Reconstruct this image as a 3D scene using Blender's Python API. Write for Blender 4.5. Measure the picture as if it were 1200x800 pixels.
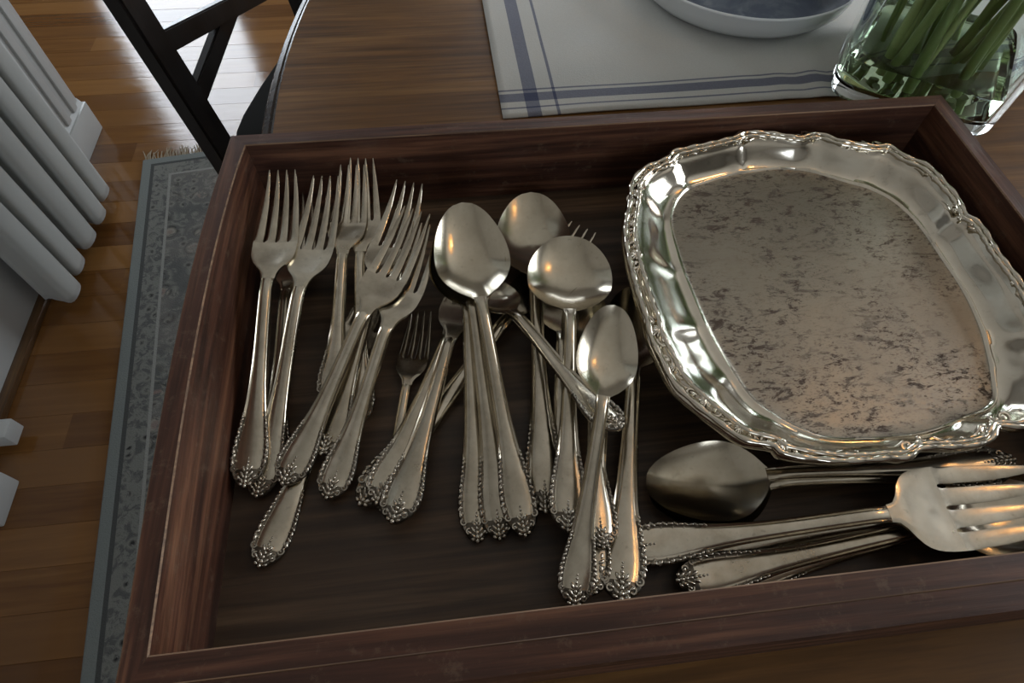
import bpy, bmesh, math, random
from mathutils import Vector, Matrix, Quaternion
random.seed(7)
for o in list(bpy.data.objects): bpy.data.objects.remove(o)
sc = bpy.context.scene
COL = sc.collection

# ---------- camera ----------
cam_d = bpy.data.cameras.new('camera'); cam_d.sensor_width = 36; cam_d.lens = 20.93
cam_d.clip_start = .01
cam = bpy.data.objects.new('camera', cam_d); COL.objects.link(cam)
cam.location = (0.11217, -0.28019, 1.03024); cam.rotation_euler = (0.5649, -0.0173, -0.1112)
sc.camera = cam

# ---------- world, daylight through the windows, exposure ----------
w = bpy.data.worlds.new('world'); sc.world = w; w.use_nodes = True
w.node_tree.nodes['Background'].inputs[0].default_value = (.55, .68, .9, 1)
w.node_tree.nodes['Background'].inputs[1].default_value = .6
def area(name, loc, rot, sx, sy, power, col):
    d = bpy.data.lights.new(name, 'AREA'); d.shape = 'RECTANGLE'; d.size = sx; d.size_y = sy; d.energy = power; d.color = col
    o = bpy.data.objects.new(name, d); COL.objects.link(o); o.location = loc; o.rotation_euler = rot
    return o
# daylight in unseen window openings, added to light the silver (back wall: glass door on the left, wide window; right wall; front wall)
DAY = (.86, .93, 1.0)
area('daylight_glass_door', (-1.10, 2.68, 1.20), (math.radians(-90), 0, 0), .66, 1.9, 26, DAY)
area('unseen_back_window_light', (1.0, 2.68, 1.05), (math.radians(-90), 0, 0), 1.3, 1.1, 34, DAY)
area('unseen_right_window_light', (2.68, .25, 1.45), (0, math.radians(90), 0), 1.3, 1.6, 52, (.92, .96, 1.0))
area('unseen_front_window_light', (.3, -2.28, 1.5), (math.radians(90), 0, 0), .9, 1.2, 12, DAY)
sc.view_settings.view_transform = 'Standard'; sc.view_settings.look = 'None'
sc.view_settings.gamma = 1; sc.view_settings.use_curve_mapping = False
sc.view_settings.exposure = 0.18

# ---------- helpers ----------
def prop(o, label=None, cat=None, group=None, kind=None):
    if label: o['label'] = label
    if cat: o['category'] = cat
    if group: o['group'] = group
    if kind: o['kind'] = kind
    return o
def link(o, parent=None):
    COL.objects.link(o)
    if parent: o.parent = parent
    return o
def empty(name, loc=(0,0,0)):
    o = bpy.data.objects.new(name, None); o.location = loc; o.empty_display_size = .02
    return link(o)
def finish(name, bm, mats, smooth=38):
    bmesh.ops.recalc_face_normals(bm, faces=bm.faces)
    if smooth:
        lim = math.radians(smooth)
        for f in bm.faces: f.smooth = True
        for e in bm.edges:
            if len(e.link_faces) == 2 and e.calc_face_angle(0) > lim: e.smooth = False
    me = bpy.data.meshes.new(name); bm.to_mesh(me); bm.free()
    for m in (mats if isinstance(mats, (list, tuple)) else [mats]): me.materials.append(m)
    return me
def mesh_vf(name, V, F, mats, smooth=38, mi=None, weld=True):
    bm = bmesh.new(); vs = [bm.verts.new(v) for v in V]
    for i, f in enumerate(F):
        try:
            fc = bm.faces.new([vs[j] for j in f])
            if mi: fc.material_index = mi[i]
        except ValueError: pass
    return finish(name, bm, mats, smooth)
def obj(name, me, parent=None): return link(bpy.data.objects.new(name, me), parent)
def bx(bm, x0, x1, y0, y1, z0, z1, mi=0):
    vs = [bm.verts.new((x, y, z)) for x in (x0, x1) for y in (y0, y1) for z in (z0, z1)]
    fs = [bm.faces.new([vs[i] for i in q]) for q in ((0,1,3,2),(4,6,7,5),(0,4,5,1),(2,3,7,6),(0,2,6,4),(1,5,7,3))]
    for f in fs: f.material_index = mi
    return vs
def box_obj(name, x0, x1, y0, y1, z0, z1, mat, parent=None, bevel=.0, seg=2):
    bm = bmesh.new(); bx(bm, x0, x1, y0, y1, z0, z1)
    if bevel: bmesh.ops.bevel(bm, geom=bm.edges[:], offset=bevel, segments=seg, affect='EDGES', profile=.6)
    return obj(name, finish(name, bm, mat, 50), parent)
def lathe(name, prof, mat, n=64, smooth=38, cap=(1, 1)):
    V, F = [], []
    for r, z in prof:
        for i in range(n):
            a = 2*math.pi*i/n; V.append((r*math.cos(a), r*math.sin(a), z))
    for j in range(len(prof)-1):
        for i in range(n):
            k = (i+1) % n; F.append((j*n+i, j*n+k, (j+1)*n+k, (j+1)*n+i))
    if cap[0]: F.append(tuple(range(n)))
    if cap[1]: F.append(tuple((len(prof)-1)*n+i for i in range(n)))
    return mesh_vf(name, V, F, mat, smooth)

# ---------- materials ----------
class N:
    """small node-building helper"""
    def __init__(s, name):
        s.m = bpy.data.materials.new(name); s.m.use_nodes = True; s.t = s.m.node_tree
        s.b = s.t.nodes['Principled BSDF']; s.out = s.t.nodes['Material Output']
    def n(s, typ, **k):
        nd = s.t.nodes.new(typ)
        for a, v in k.items():
            if a.startswith('i_'):
                key = a[2:].replace('_', ' ')
                nd.inputs[key].default_value = v
            else: setattr(nd, a, v)
        return nd
    def l(s, a, b): s.t.links.new(a, b)
    def coord(s, scale=(1,1,1), rnd=True, space='Object'):
        tc = s.n('ShaderNodeTexCoord'); mp = s.n('ShaderNodeMapping'); mp.inputs['Scale'].default_value = scale
        s.l(tc.outputs[space], mp.inputs['Vector'])
        if rnd:
            oi = s.n('ShaderNodeObjectInfo'); mu = s.n('ShaderNodeMath', operation='MULTIPLY'); mu.inputs[1].default_value = 37.0
            s.l(oi.outputs['Random'], mu.inputs[0]); cb = s.n('ShaderNodeCombineXYZ')
            s.l(mu.outputs[0], cb.inputs[0]); s.l(mu.outputs[0], cb.inputs[1]); s.l(cb.outputs[0], mp.inputs['Location'])
        return mp.outputs[0]
    def noise(s, vec, scale, detail=4, rough=.55, dist=0):
        nd = s.n('ShaderNodeTexNoise'); nd.inputs['Scale'].default_value = scale; nd.inputs['Detail'].default_value = detail
        nd.inputs['Roughness'].default_value = rough; nd.inputs['Distortion'].default_value = dist
        s.l(vec, nd.inputs['Vector']); return nd.outputs['Fac']
    def ramp(s, fac, stops):
        r = s.n('ShaderNodeValToRGB'); e = r.color_ramp.elements
        while len(e) < len(stops): e.new(.5)
        for el, (p, c) in zip(e, stops): el.position = p; el.color = (c[0], c[1], c[2], 1) if isinstance(c, (tuple, list)) else (c, c, c, 1)
        s.l(fac, r.inputs[0]); return r.outputs['Color']
    def mix(s, fac, a, b, mode='MIX'):
        m = s.n('ShaderNodeMix', data_type='RGBA', blend_type=mode)
        for sock, v in ((m.inputs[0], fac), (m.inputs[6], a), (m.inputs[7], b)):
            if isinstance(v, (int, float)): sock.default_value = v
            elif isinstance(v, (tuple, list)): sock.default_value = (v[0], v[1], v[2], 1)
            else: s.l(v, sock)
        return m.outputs[2]
    def math(s, op, a, b=0.0):
        m = s.n('ShaderNodeMath', operation=op)
        for i, v in enumerate((a, b)):
            if isinstance(v, (int, float)): m.inputs[i].default_value = v
            else: s.l(v, m.inputs[i])
        return m.outputs[0]
    def bump(s, h, strength=.3, dist=.002):
        b = s.n('ShaderNodeBump'); b.inputs['Strength'].default_value = strength; b.inputs['Distance'].default_value = dist
        s.l(h, b.inputs['Height']); s.l(b.outputs[0], s.b.inputs['Normal'])
    def set(s, col=None, rough=None, metal=None, **k):
        for key, v in (('Base Color', col), ('Roughness', rough), ('Metallic', metal)):
            if v is None: continue
            if isinstance(v, (int, float)): s.b.inputs[key].default_value = v
            elif isinstance(v, (tuple, list)): s.b.inputs[key].default_value = (v[0], v[1], v[2], 1)
            else: s.l(v, s.b.inputs[key])
        for key, v in k.items(): s.b.inputs[key.replace('_', ' ')].default_value = v
        return s.m

def wood(name, dark, mid, light, axis=0, grain=1.0, rough=(.28, .5), wear=0.0, wearcol=(.2,.13,.08), bump=.15, seedspace='Object', spec=.5):
    q = N(name); st = [38, 38, 38]; st[axis] = 2.2
    v = q.coord(tuple(c*grain for c in st)); v2 = q.coord((6,6,6))
    a = q.noise(v, 2.4, 6, .62, .6); st2 = [130, 130, 130]; st2[axis] = 5
    v3 = q.coord(tuple(c*grain for c in st2)); b = q.noise(v3, 3.0, 3, .6)
    c = q.ramp(a, [(.34, dark), (.5, mid), (.66, light)])
    c = q.mix(q.ramp(b, [(.35, .55), (.6, 0.0)]), c, tuple(x*.35 for x in dark))
    big = q.noise(v2, 1.6, 3, .5)
    c = q.mix(q.ramp(big, [(.35, 0.0), (.75, .55)]), c, tuple(x*.7 for x in mid))
    if wear:
        n2 = q.noise(q.coord((60,60,60)), 2.2, 8, .75)
        c = q.mix(q.math('MULTIPLY', q.ramp(n2, [(.56, 0.0), (.66, 1.0)]), wear), c, wearcol)
    r = q.ramp(q.noise(v2, 5, 4, .6), [(.3, rough[0]), (.7, rough[1])])
    q.bump(b, bump, .0006); q.set(c, r); q.b.inputs['Specular IOR Level'].default_value = spec
    return q.m

M = {}
for ax, nm in ((0, 'x'), (1, 'y')):
    M['drawer_'+nm] = wood('drawer_mahogany_'+nm, (.020,.009,.006), (.085,.034,.020), (.20,.090,.048), ax, 1.0, (.34,.55), .35, (.15,.10,.065), .3, spec=.35)
M['worn'] = wood('worn_bare_edge', (.10,.05,.025), (.22,.125,.065), (.34,.20,.11), 0, 1.5, (.5,.7))
M['drawer_floor'] = wood('drawer_bottom_board', (.024,.0135,.007), (.066,.038,.020), (.155,.097,.055), 0, .8, (.42,.58), .15, (.06,.045,.03), .2)
M['table'] = wood('table_walnut', (.085,.037,.010), (.185,.086,.024), (.29,.148,.046), 0, .55, (.36,.5), 0, bump=.25, spec=.25)
M['table_edge'] = wood('table_edge_walnut', (.016,.009,.006), (.035,.019,.012), (.06,.034,.02), 0, .6, (.2,.32))
M['chair'] = wood('dark_stained_chair', (.006,.004,.003), (.011,.007,.0055), (.018,.012,.009), 2, .6, (.3,.42))
def floorwood():
    q = N('oak_strip_floor'); oi = q.n('ShaderNodeObjectInfo')
    v = q.coord((1.6, 26, 26)); a = q.noise(v, 2.2, 6, .6, .5)
    c = q.ramp(a, [(.25, (.095,.036,.009)), (.55, (.155,.066,.017)), (.8, (.22,.10,.028))])
    c = q.mix(q.ramp(oi.outputs['Random'], [(0, .0), (1, .75)]), c, (.28,.135,.042))
    c2 = q.mix(q.ramp(q.math('FRACT', q.math('MULTIPLY', oi.outputs['Random'], 7.31)), [(0, .55), (.6, 0.0)]), c, (.078,.029,.008))
    q.bump(q.noise(q.coord((5, 22, 22)), 2, 3), .4, .0012)
    q.set(c2, q.ramp(q.noise(q.coord((7,7,7)), 2, 3), [(.3, .09), (.7, .17)])); q.b.inputs['Coat Weight'].default_value = .25; q.b.inputs['Coat Roughness'].default_value = .12
    return q.m
M['floor'] = floorwood()
def paint(name, col, rough=.5, b=.05):
    q = N(name); n = q.noise(q.coord((3,3,3)), 3, 3)
    q.bump(q.noise(q.coord((90,90,90)), 4, 2), b, .001)
    return q.set(q.mix(q.ramp(n, [(.3, 0.0), (.8, .25)]), col, tuple(c*.9 for c in col)), rough)
M['white_paint'] = paint('white_gloss_paint', (.50,.51,.50), .35)
M['wall'] = paint('warm_white_wall', (.34,.32,.29), .8)
M['ceiling'] = paint('ceiling_paint', (.50,.47,.42), .85)
M['porcelain'] = N('white_porcelain').set((.72,.75,.76), .12)
def silver(name, base, dark, rlo, rhi, amt=.35, scale=1.0, tint=True):
    q = N(name); v = q.coord((1,1,1))
    n1 = q.noise(v, 60*scale, 5, .65); n2 = q.noise(v, 320*scale, 4, .6); n3 = q.noise(v, 1400*scale, 2, .5)
    f = q.math('MULTIPLY', q.ramp(n1, [(.38, 0.0), (.72, 1.0)]), amt)
    c = q.mix(f, base, dark)
    c = q.mix(q.math('MULTIPLY', q.ramp(n2, [(.60, 0.0), (.74, 1.0)]), .35), c, tuple(x*.5 for x in dark))
    if tint:
        oi = q.n('ShaderNodeObjectInfo'); c = q.mix(q.ramp(oi.outputs['Random'], [(0, 0.0), (1, .30)]), c, tuple(x*.8 for x in dark))
    r = q.ramp(n1, [(.3, rlo), (.75, rhi)])
    q.bump(n3, .04, .0002)
    return q.set(c, r, 1.0)
M['silver'] = silver('tarnished_silver_plate', (.72,.66,.545), (.33,.28,.20), .14, .30, .65)
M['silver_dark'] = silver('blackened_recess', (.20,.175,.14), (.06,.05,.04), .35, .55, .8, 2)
M['silver_orn'] = silver('chased_silver', (.66,.61,.52), (.20,.17,.13), .18, .36, .75, 3)
M['bowl'] = silver('polished_spoon_bowl', (.74,.675,.545), (.42,.355,.25), .13, .24, .5)

# ---------- flatware geometry (pure python) ----------
def interp(pts, x):
    """smooth monotone-ish interpolation through (x, y) pairs"""
    n = len(pts)
    if x <= pts[0][0]: return pts[0][1]
    if x >= pts[-1][0]: return pts[-1][1]
    for i in range(n-1):
        x0, y0 = pts[i]; x1, y1 = pts[i+1]
        if x <= x1: break
    def sl(j):
        if j <= 0 or j >= n-1:
            k = 0 if j <= 0 else n-2
            return (pts[k+1][1]-pts[k][1])/(pts[k+1][0]-pts[k][0])
        a = (pts[j][1]-pts[j-1][1])/(pts[j][0]-pts[j-1][0])
        b = (pts[j+1][1]-pts[j][1])/(pts[j+1][0]-pts[j][0])
        return 0.0 if a*b <= 0 else 2*a*b/(a+b)
    h = x1-x0; t = (x-x0)/h; m0 = sl(i)*h; m1 = sl(i+1)*h
    return ((2*t**3-3*t*t+1)*y0+(t**3-2*t*t+t)*m0+(-2*t**3+3*t*t)*y1+(t**3-t*t)*m1)

WPROF = [(0,.16),(.012,.40),(.03,.62),(.06,.84),(.10,.97),(.14,1.0),(.19,.95),(.26,.80),(.36,.61),(.5,.47),(.65,.405),(.8,.375),(.94,.36),(1,.40)]
SV = [-1,-.94,-.87,-.79,-.70,-.60,-.3,0,.3,.60,.70,.79,.87,.94,1]
SZ = [0,.55,.80,.55,.30,.62,.88,.95,.88,.62,.30,.55,.80,.55,0]

class Kind:
    """one pattern of flatware; x runs from the tail of the handle (0) to the tip (L), lengths in metres"""
    def __init__(s, L, xn, W, zc, head, **k):
        s.L, s.xn, s.W, s.zc, s.head, s.k = L, xn, W, zc, head, k
    def z(s, x): return interp(s.zc, x/s.L)*.001
    def w(s, t): return interp(WPROF, t)*s.W
    def fade(s, t): return 1-min(1, max(0, (t-.90)/.10))**2
    def thick(s, t): return .0013+.0012*min(1, max(0, (t-.25)/.5))*(.05+.95*s.fade(t))
    def P(s, t, sv, up=0.0):
        i = min(range(len(SV)), key=lambda j: abs(SV[j]-sv))
        zz = interp(list(zip(SV, SZ)), sv)*.0014*(.3+.7*s.fade(t))
        x = t*s.xn
        return (x, sv*s.w(t), s.z(x)+s.thick(t)+zz+up)

TS = [0,.012,.03,.05,.075,.10,.14,.19,.25,.31,.38,.46,.54,.62,.70,.78,.86,.90,.93,.96,.985,1.0]
def handle_mesh(K):
    V, F, dark = [], [], []
    n = len(SV); rings = []
    for t in TS:
        r = []
        for sv in SV: r.append(len(V)); V.append(K.P(t, sv))
        x = t*K.xn; w = K.w(t); z = K.z(x)
        for sv in (.97, .6, 0, -.6, -.97): r.append(len(V)); V.append((x, sv*w, z+(.0003 if abs(sv) > .9 else 0)))
        rings.append(r)
    m = len(rings[0])
    for a in range(len(rings)-1):
        for i in range(m):
            j = (i+1) % m
            F.append((rings[a][i], rings[a][j], rings[a+1][j], rings[a+1][i]))
            edge = i < 4 or 9 < i < 14
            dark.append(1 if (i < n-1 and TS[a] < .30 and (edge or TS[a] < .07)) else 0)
    F.append(tuple(reversed(rings[0]))); dark.append(0)
    F.append(tuple(rings[-1])); dark.append(0)
    return V, F, dark

def blob(V, F, c, rx, ry, rz, ang=0, tilt=0, nu=8, nv=4):
    ca, sa = math.cos(ang), math.sin(ang); b = len(V)
    for j in range(1, nv):
        ph = math.pi*j/nv
        for i in range(nu):
            th = 2*math.pi*i/nu
            x, y, z = rx*math.sin(ph)*math.cos(th), ry*math.sin(ph)*math.sin(th), rz*math.cos(ph)
            V.append((c[0]+x*ca-y*sa, c[1]+x*sa+y*ca, c[2]+z+tilt*x))
    V.append((c[0], c[1], c[2]+rz)); V.append((c[0], c[1], c[2]-rz))
    for j in range(nv-2):
        for i in range(nu):
            k = (i+1) % nu
            F.append((b+j*nu+i, b+(j+1)*nu+i, b+(j+1)*nu+k, b+j*nu+k))
    top, bot = len(V)-2, len(V)-1
    for i in range(nu):
        k = (i+1) % nu
        F.append((top, b+i, b+k)); F.append((bot, b+(nv-2)*nu+k, b+(nv-2)*nu+i))

def tube(V, F, pts, rad, n=6, up=(0,0,1), closed=False, flat=1.0):
    """tube through pts; rad is a number or a list"""
    b = len(V); m = len(pts)
    for i, p in enumerate(pts):
        if closed: q0, q1 = pts[i-1], pts[(i+1) % m]
        else: q0, q1 = pts[max(0, i-1)], pts[min(m-1, i+1)]
        d = [q1[k]-q0[k] for k in range(3)]; l = math.sqrt(sum(c*c for c in d)) or 1; d = [c/l for c in d]
        sd = (d[1]*up[2]-d[2]*up[1], d[2]*up[0]-d[0]*up[2], d[0]*up[1]-d[1]*up[0])
        l = math.sqrt(sum(c*c for c in sd)) or 1; sd = [c/l for c in sd]
        u2 = (sd[1]*d[2]-sd[2]*d[1], sd[2]*d[0]-sd[0]*d[2], sd[0]*d[1]-sd[1]*d[0])
        r = rad[i] if isinstance(rad, (list, tuple)) else rad
        for j in range(n):
            a = 2*math.pi*j/n; ca, sa = math.cos(a)*r, math.sin(a)*r*flat
            V.append(tuple(p[k]+sd[k]*ca+u2[k]*sa for k in range(3)))
    for i in range(m if closed else m-1):
        i2 = (i+1) % m
        for j in range(n):
            k = (j+1) % n
            F.append((b+i*n+j, b+i*n+k, b+i2*n+k, b+i2*n+j))
    if not closed:
        F.append(tuple(b+j for j in reversed(range(n)))); F.append(tuple(b+(m-1)*n+j for j in range(n)))

def ornament_mesh(K):
    V, F = [], []; sc = K.W/.0098
    for sd in (-1, 1):
        t = .105; i = 0
        while t < .34:
            g = 1-.5*(t-.1)/.24
            c = K.P(t, .88*sd); blob(V, F, (c[0], c[1], c[2]-.0001), .0021*g*sc, .0011*g*sc, .0010*g*sc, sd*(-.5 if i % 2 else .25)-sd*.25, nu=7)
            if i % 2 == 0 and t < .26:
                c = K.P(t+.008, .72*sd); blob(V, F, c, .0011*g*sc, .00055*g*sc, .0006*g*sc, sd*.9, nu=6)
            t += .021*g+.004; i += 1
        for tt, s0, r, a0 in ((.078, .76, .0019, .4), (.042, .62, .0016, -.3), (.115, .80, .0012, .6)):
            c = K.P(tt, s0*sd); pts = []
            for q in range(9):
                a = a0+q*.56; rr = r*sc*(1-.055*q)
                pts.append((c[0]+rr*math.cos(a), c[1]+sd*rr*math.sin(a), c[2]+.0001))
            tube(V, F, pts, .00065*sc, 6)
            blob(V, F, c, .0006*sc, .0006*sc, .0007*sc, nu=6)
        for x, y, r, a in ((.0032,.0019,.0020,.75),(.0062,.0020,.0021,.62),(.0092,.0016,.0019,.5),(.0014,.0024,.0013,1.1),(.0050,.0040,.0015,.9)):
            tt = x*sc/K.xn; c = K.P(tt, 0); blob(V, F, (x*sc, sd*y*sc, c[2]-.0002), r*1.1*sc, .00095*sc, .0011*sc, sd*a, nu=8)
    for x, r in ((.0004,.0011),(.0026,.0012),(.0048,.0011),(.0070,.0010),(.0092,.0009),(.0112,.0008),(.0132,.00065),(.0150,.0005)):
        c = K.P(x*sc/K.xn, 0); blob(V, F, (x*sc, 0, c[2]-.0001), r*1.3*sc, r*1.1*sc, r*1.2*sc, nu=8)
    return V, F

def loft(V, F, rings, cap0=True, cap1=True):
    idx = []
    for r in rings:
        idx.append(list(range(len(V), len(V)+len(r)))); V.extend(r)
    m = len(idx[0])
    for a in range(len(idx)-1):
        for i in range(m):
            j = (i+1) % m
            F.append((idx[a][i], idx[a][j], idx[a+1][j], idx[a+1][i]))
    if cap0: F.append(tuple(reversed(idx[0])))
    if cap1: F.append(tuple(idx[-1]))

def fork_body(K):
    V, F, rings = [], [], []
    k = K.k; xb = k['xb']; n = 9; bl = xb-K.xn; hw = k['hw']
    prof = k.get('prof') or [(0,.30),(.12,.34),(.25,.47),(.38,.70),(.52,.88),(.68,.965),(.85,.99),(1,1)]
    for q in (0,.06,.12,.2,.28,.36,.44,.54,.65,.78,.88,.94,.975,.992,1.0):
        x = K.xn-.003+(bl+.003)*q; w = interp(prof, q)*hw; z = K.z(x); e = 1-(1-q)**2; th = .0026-.0009*e
        r = []
        for i in range(n):
            sv = -1+2*i/(n-1); r.append((x, sv*w, z+th+.0011*sv*sv*e*e-(.0004*(1-q**4) if abs(sv) == 1 else 0)))
        for i in range(n):
            sv = 1-2*i/(n-1); r.append((x, sv*w*.985, z+.0011*sv*sv*e*e))
        rings.append(r)
    loft(V, F, rings); return V, F

def fork_tine(K, i):
    V, F, rings = [], [], []
    k = K.k; hw, xb, gap, nt = k['hw'], k['xb'], k['gap'], 4
    tw = (2*hw-gap*(nt-1))/nt; yc = -hw+tw/2+i*(tw+gap)
    for q in (0,.006,.02,.05,.12,.25,.4,.55,.7,.82,.9,.95,.985,1.0):
        x = xb-.0002+(K.L-xb)*q; z = K.z(x)
        w = interp(k['tw'], q)*tw*.5
        if q == 0: w += gap*.42
        elif q == .006: w += gap*.30
        elif q == .02: w += gap*.14
        lo, hi = -w, w
        if q <= .02:                                  # outer flanks stay in line with the shoulder
            if i == 0: lo = -tw*.5
            if i == nt-1: hi = tw*.5
        y = yc*(1-(1-k['conv'])*q); th = .0017-.0008*q*q
        r = []
        def dz(yy): return .0011*(yy/hw)**2*(1-q*q*.6)
        for sv in (0, .15, .5, .85, 1): yy = y+lo+(hi-lo)*sv; r.append((x, yy, z+dz(yy)+th-(.0003 if sv in (0, 1) and q > .03 else 0)))
        for sv in (1, .8, .2, 0): yy = y+lo+(hi-lo)*sv; r.append((x, yy, z+dz(yy)+(.0003 if sv in (0, 1) and q > .03 else 0)))
        rings.append(r)
    loft(V, F, rings); return V, F

BW = {'egg': [(0,.16),(.012,.20),(.035,.30),(.07,.46),(.12,.63),(.2,.83),(.30,.96),(.40,1),(.52,.975),(.66,.88),(.78,.745),(.87,.60),(.94,.42),(.98,.25),(1,0)],
      'round': [(0,.15),(.012,.20),(.035,.33),(.07,.51),(.12,.68),(.2,.85),(.32,.975),(.45,1),(.58,.975),(.72,.87),(.83,.72),(.91,.55),(.96,.38),(.99,.19),(1,0)]}
def bowl_mesh(K, nr=10, ns=44):
    V, F = [], []; k = K.k
    x0, L = k['x0'], K.L; a = (L-x0)/2; xc = (L+x0)/2; b, kk, d = k['b'], k['egg'], k['depth']
    def rim(ph):
        c = math.cos(ph); s = math.sin(ph)
        y = math.copysign(b*interp(BW[k['form']], (c+1)/2), s) if abs(s) > 1e-6 else 0.0
        return xc+a*c, y
    def rz(x): return (k['zn']+(k['zt']-k['zn'])*(x-x0)/(L-x0))*.001-.0012*math.sin(math.pi*(x-x0)/(L-x0))
    cx = xc-a*kk*.35
    def lay(off):
        ids = []
        for j in range(nr+1):
            rho = j/nr; rho = 1-(1-rho)**1.5 if j else 0
            row = []
            for i in range(ns if j else 1):
                ph = 2*math.pi*i/ns; x, y = rim(ph)
                X = cx+(x-cx)*rho; Y = y*rho
                z = rz(cx)*(1-rho)+rz(x)*rho-d*(1-rho**2.4)
                if off:
                    e = 1-rho**6
                    z -= .0012*(.75+.25*e); Y *= 1+.002*(1-e); 
                row.append(len(V)); V.append((X, Y, z))
            ids.append(row)
        return ids
    A = lay(0); B = lay(1)
    for ids, flip in ((A, 0), (B, 1)):
        for i in range(ns):
            k2 = (i+1) % ns; f = (ids[0][0], ids[1][i], ids[1][k2]); F.append(f[::-1] if flip else f)
        for j in range(1, nr):
            for i in range(ns):
                k2 = (i+1) % ns; f = (ids[j][i], ids[j+1][i], ids[j+1][k2], ids[j][k2]); F.append(f[::-1] if flip else f)
    for i in range(ns):
        k2 = (i+1) % ns; F.append((A[nr][i], B[nr][i], B[nr][k2], A[nr][k2]))
    return V, F

FZ = [(0,1.2),(.10,.1),(.2,.5),(.35,2.2),(.5,5.2),(.585,6.4),(.63,6.0),(.68,3.8),(.73,1.5),(.78,.4),(.86,1.0),(.93,3.0),(1,6.5)]
SZC = [(0,1.2),(.10,.1),(.2,.5),(.36,2.6),(.52,6.2),(.62,7.8),(.69,7.4),(.73,6.6),(1,6)]
FTW = [(0,1),(.05,.98),(.3,.86),(.6,.66),(.85,.42),(.96,.26),(1,.13)]
KINDS = {
 'dinner_fork': Kind(.190, .117, .0094, FZ, 'fork', hw=.0128, xb=.141, gap=.0021, tw=FTW, conv=.74),
 'salad_fork':  Kind(.158, .094, .0090, FZ, 'fork', hw=.0115, xb=.116, gap=.0020, tw=FTW, conv=.80),
 'tablespoon':  Kind(.184, .1238, .0090, SZC, 'spoon', x0=.1225, b=.0208, form='egg', egg=.15, depth=.0078, zn=9.4, zt=7.6),
 'soup_spoon':  Kind(.165, .1148, .0090, SZC, 'spoon', x0=.1135, b=.0235, form='round', egg=.0, depth=.0082, zn=9.4, zt=8.0),
 'teaspoon':    Kind(.150, .0998, .0092, SZC, 'spoon', x0=.0985, b=.0160, form='egg', egg=.15, depth=.0068, zn=9.0, zt=7.2),
 'serving_spoon': Kind(.200, .1373, .0104, SZC, 'spoon', x0=.136, b=.0205, form='egg', egg=.15, depth=.0080, zn=9.6, zt=7.8),
 'serving_fork': Kind(.215, .133, .0106, [(0,1.2),(.10,.1),(.2,.5),(.35,2.2),(.5,6.2),(.585,8.6),(.63,8.8),(.68,7.4),(.74,5.0),(.80,3.2),(.88,2.6),(.94,3.4),(1,6)], 'fork', hw=.0205, xb=.161, gap=.0026,
        tw=[(0,1),(.05,1.02),(.3,1.0),(.6,.86),(.8,.62),(.92,.36),(1,.10)], conv=.86,
        prof=[(0,.21),(.10,.23),(.18,.34),(.28,.60),(.42,.84),(.6,.95),(.8,.99),(1,1)]),
}

# =====================================================================
# THE ROOM
# =====================================================================
def struct(o): o['kind'] = 'structure'; return o
floor = struct(box_obj('floor', -3.6, 2.8, -2.4, 2.8, -.06, -.012, M['chair']))
# oak strips: each board its own piece, rows run along x
PW = .070; plank_me = {}
def plank_mesh(n):
    if n not in plank_me:
        bm = bmesh.new(); bx(bm, 0, n, .0001, PW-.0001, -.0115, 0)
        bmesh.ops.bevel(bm, geom=[e for e in bm.edges if all(v.co.z > -.001 for v in e.verts) and abs(e.verts[0].co.x-e.verts[1].co.x) > .1], offset=.0005, segments=1, affect='EDGES')
        plank_me[n] = finish('plank', bm, M['floor'], 0)
    return plank_me[n]
rs = random.Random(3)
y = -1.04
while y < 2.55:
    x = -2.3+rs.uniform(-.5, .2)
    while x < 1.2:
        n = rs.choice((.9, 1.2, 1.5)); p = obj('plank', plank_mesh(n), floor)
        p.location = (x, y, rs.uniform(-.0001, .0001)); p.rotation_euler = (rs.uniform(-.004, .004), 0, 0); x += n
    y += PW
struct(box_obj('ceiling', -3.6, 2.8, -2.4, 2.8, 2.6, 2.66, M['ceiling']))
def wall_with_window(name, axis, at, th, lo, hi, op):
    """wall slab with one or more rectangular openings op = (u0, u1, z0, z1)"""
    bm = bmesh.new(); us = lo
    def put(u0, u1, z0, z1):
        if u1-u0 < .001 or z1-z0 < .001: return
        if axis == 'x': bx(bm, u0, u1, at, at+th, z0, z1)
        else: bx(bm, at, at+th, u0, u1, z0, z1)
    for (u0, u1, z0, z1) in op:
        put(us, u0, 0, 2.6); put(u0, u1, 0, z0); put(u0, u1, z1, 2.6); us = u1
    put(us, hi, 0, 2.6)
    return struct(obj(name, finish(name, bm, M['wall'], 0)))
wall_with_window('wall_back', 'x', 2.55, .10, -3.6, 2.8, [(-1.43, -.77, .25, 2.15), (.35, 1.65, .5, 1.6)])
wall_with_window('wall_right', 'y', 2.55, .10, -2.4, 2.8, [(-.55, 1.05, .8, 2.1)])
wall_with_window('wall_front', 'x', -2.25, .10, -3.6, 2.8, [(-.15, .75, .9, 2.1)])
struct(box_obj('wall_far_left', -3.6, -3.5, -2.4, 2.8, 0, 2.6, M['wall']))
struct(box_obj('wall_left', -.98, -.805, -2.2, 1.115, 0, 2.6, M['wall']))
glass_pane = N('window_glass'); 
tr = glass_pane.n('ShaderNodeBsdfTransparent'); gl = glass_pane.n('ShaderNodeBsdfGlossy'); gl.inputs['Roughness'].default_value = .02
mx = glass_pane.n('ShaderNodeMixShader'); mx.inputs[0].default_value = .06
glass_pane.l(tr.outputs[0], mx.inputs[1]); glass_pane.l(gl.outputs[0], mx.inputs[2]); glass_pane.l(mx.outputs[0], glass_pane.out.inputs[0])
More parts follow.
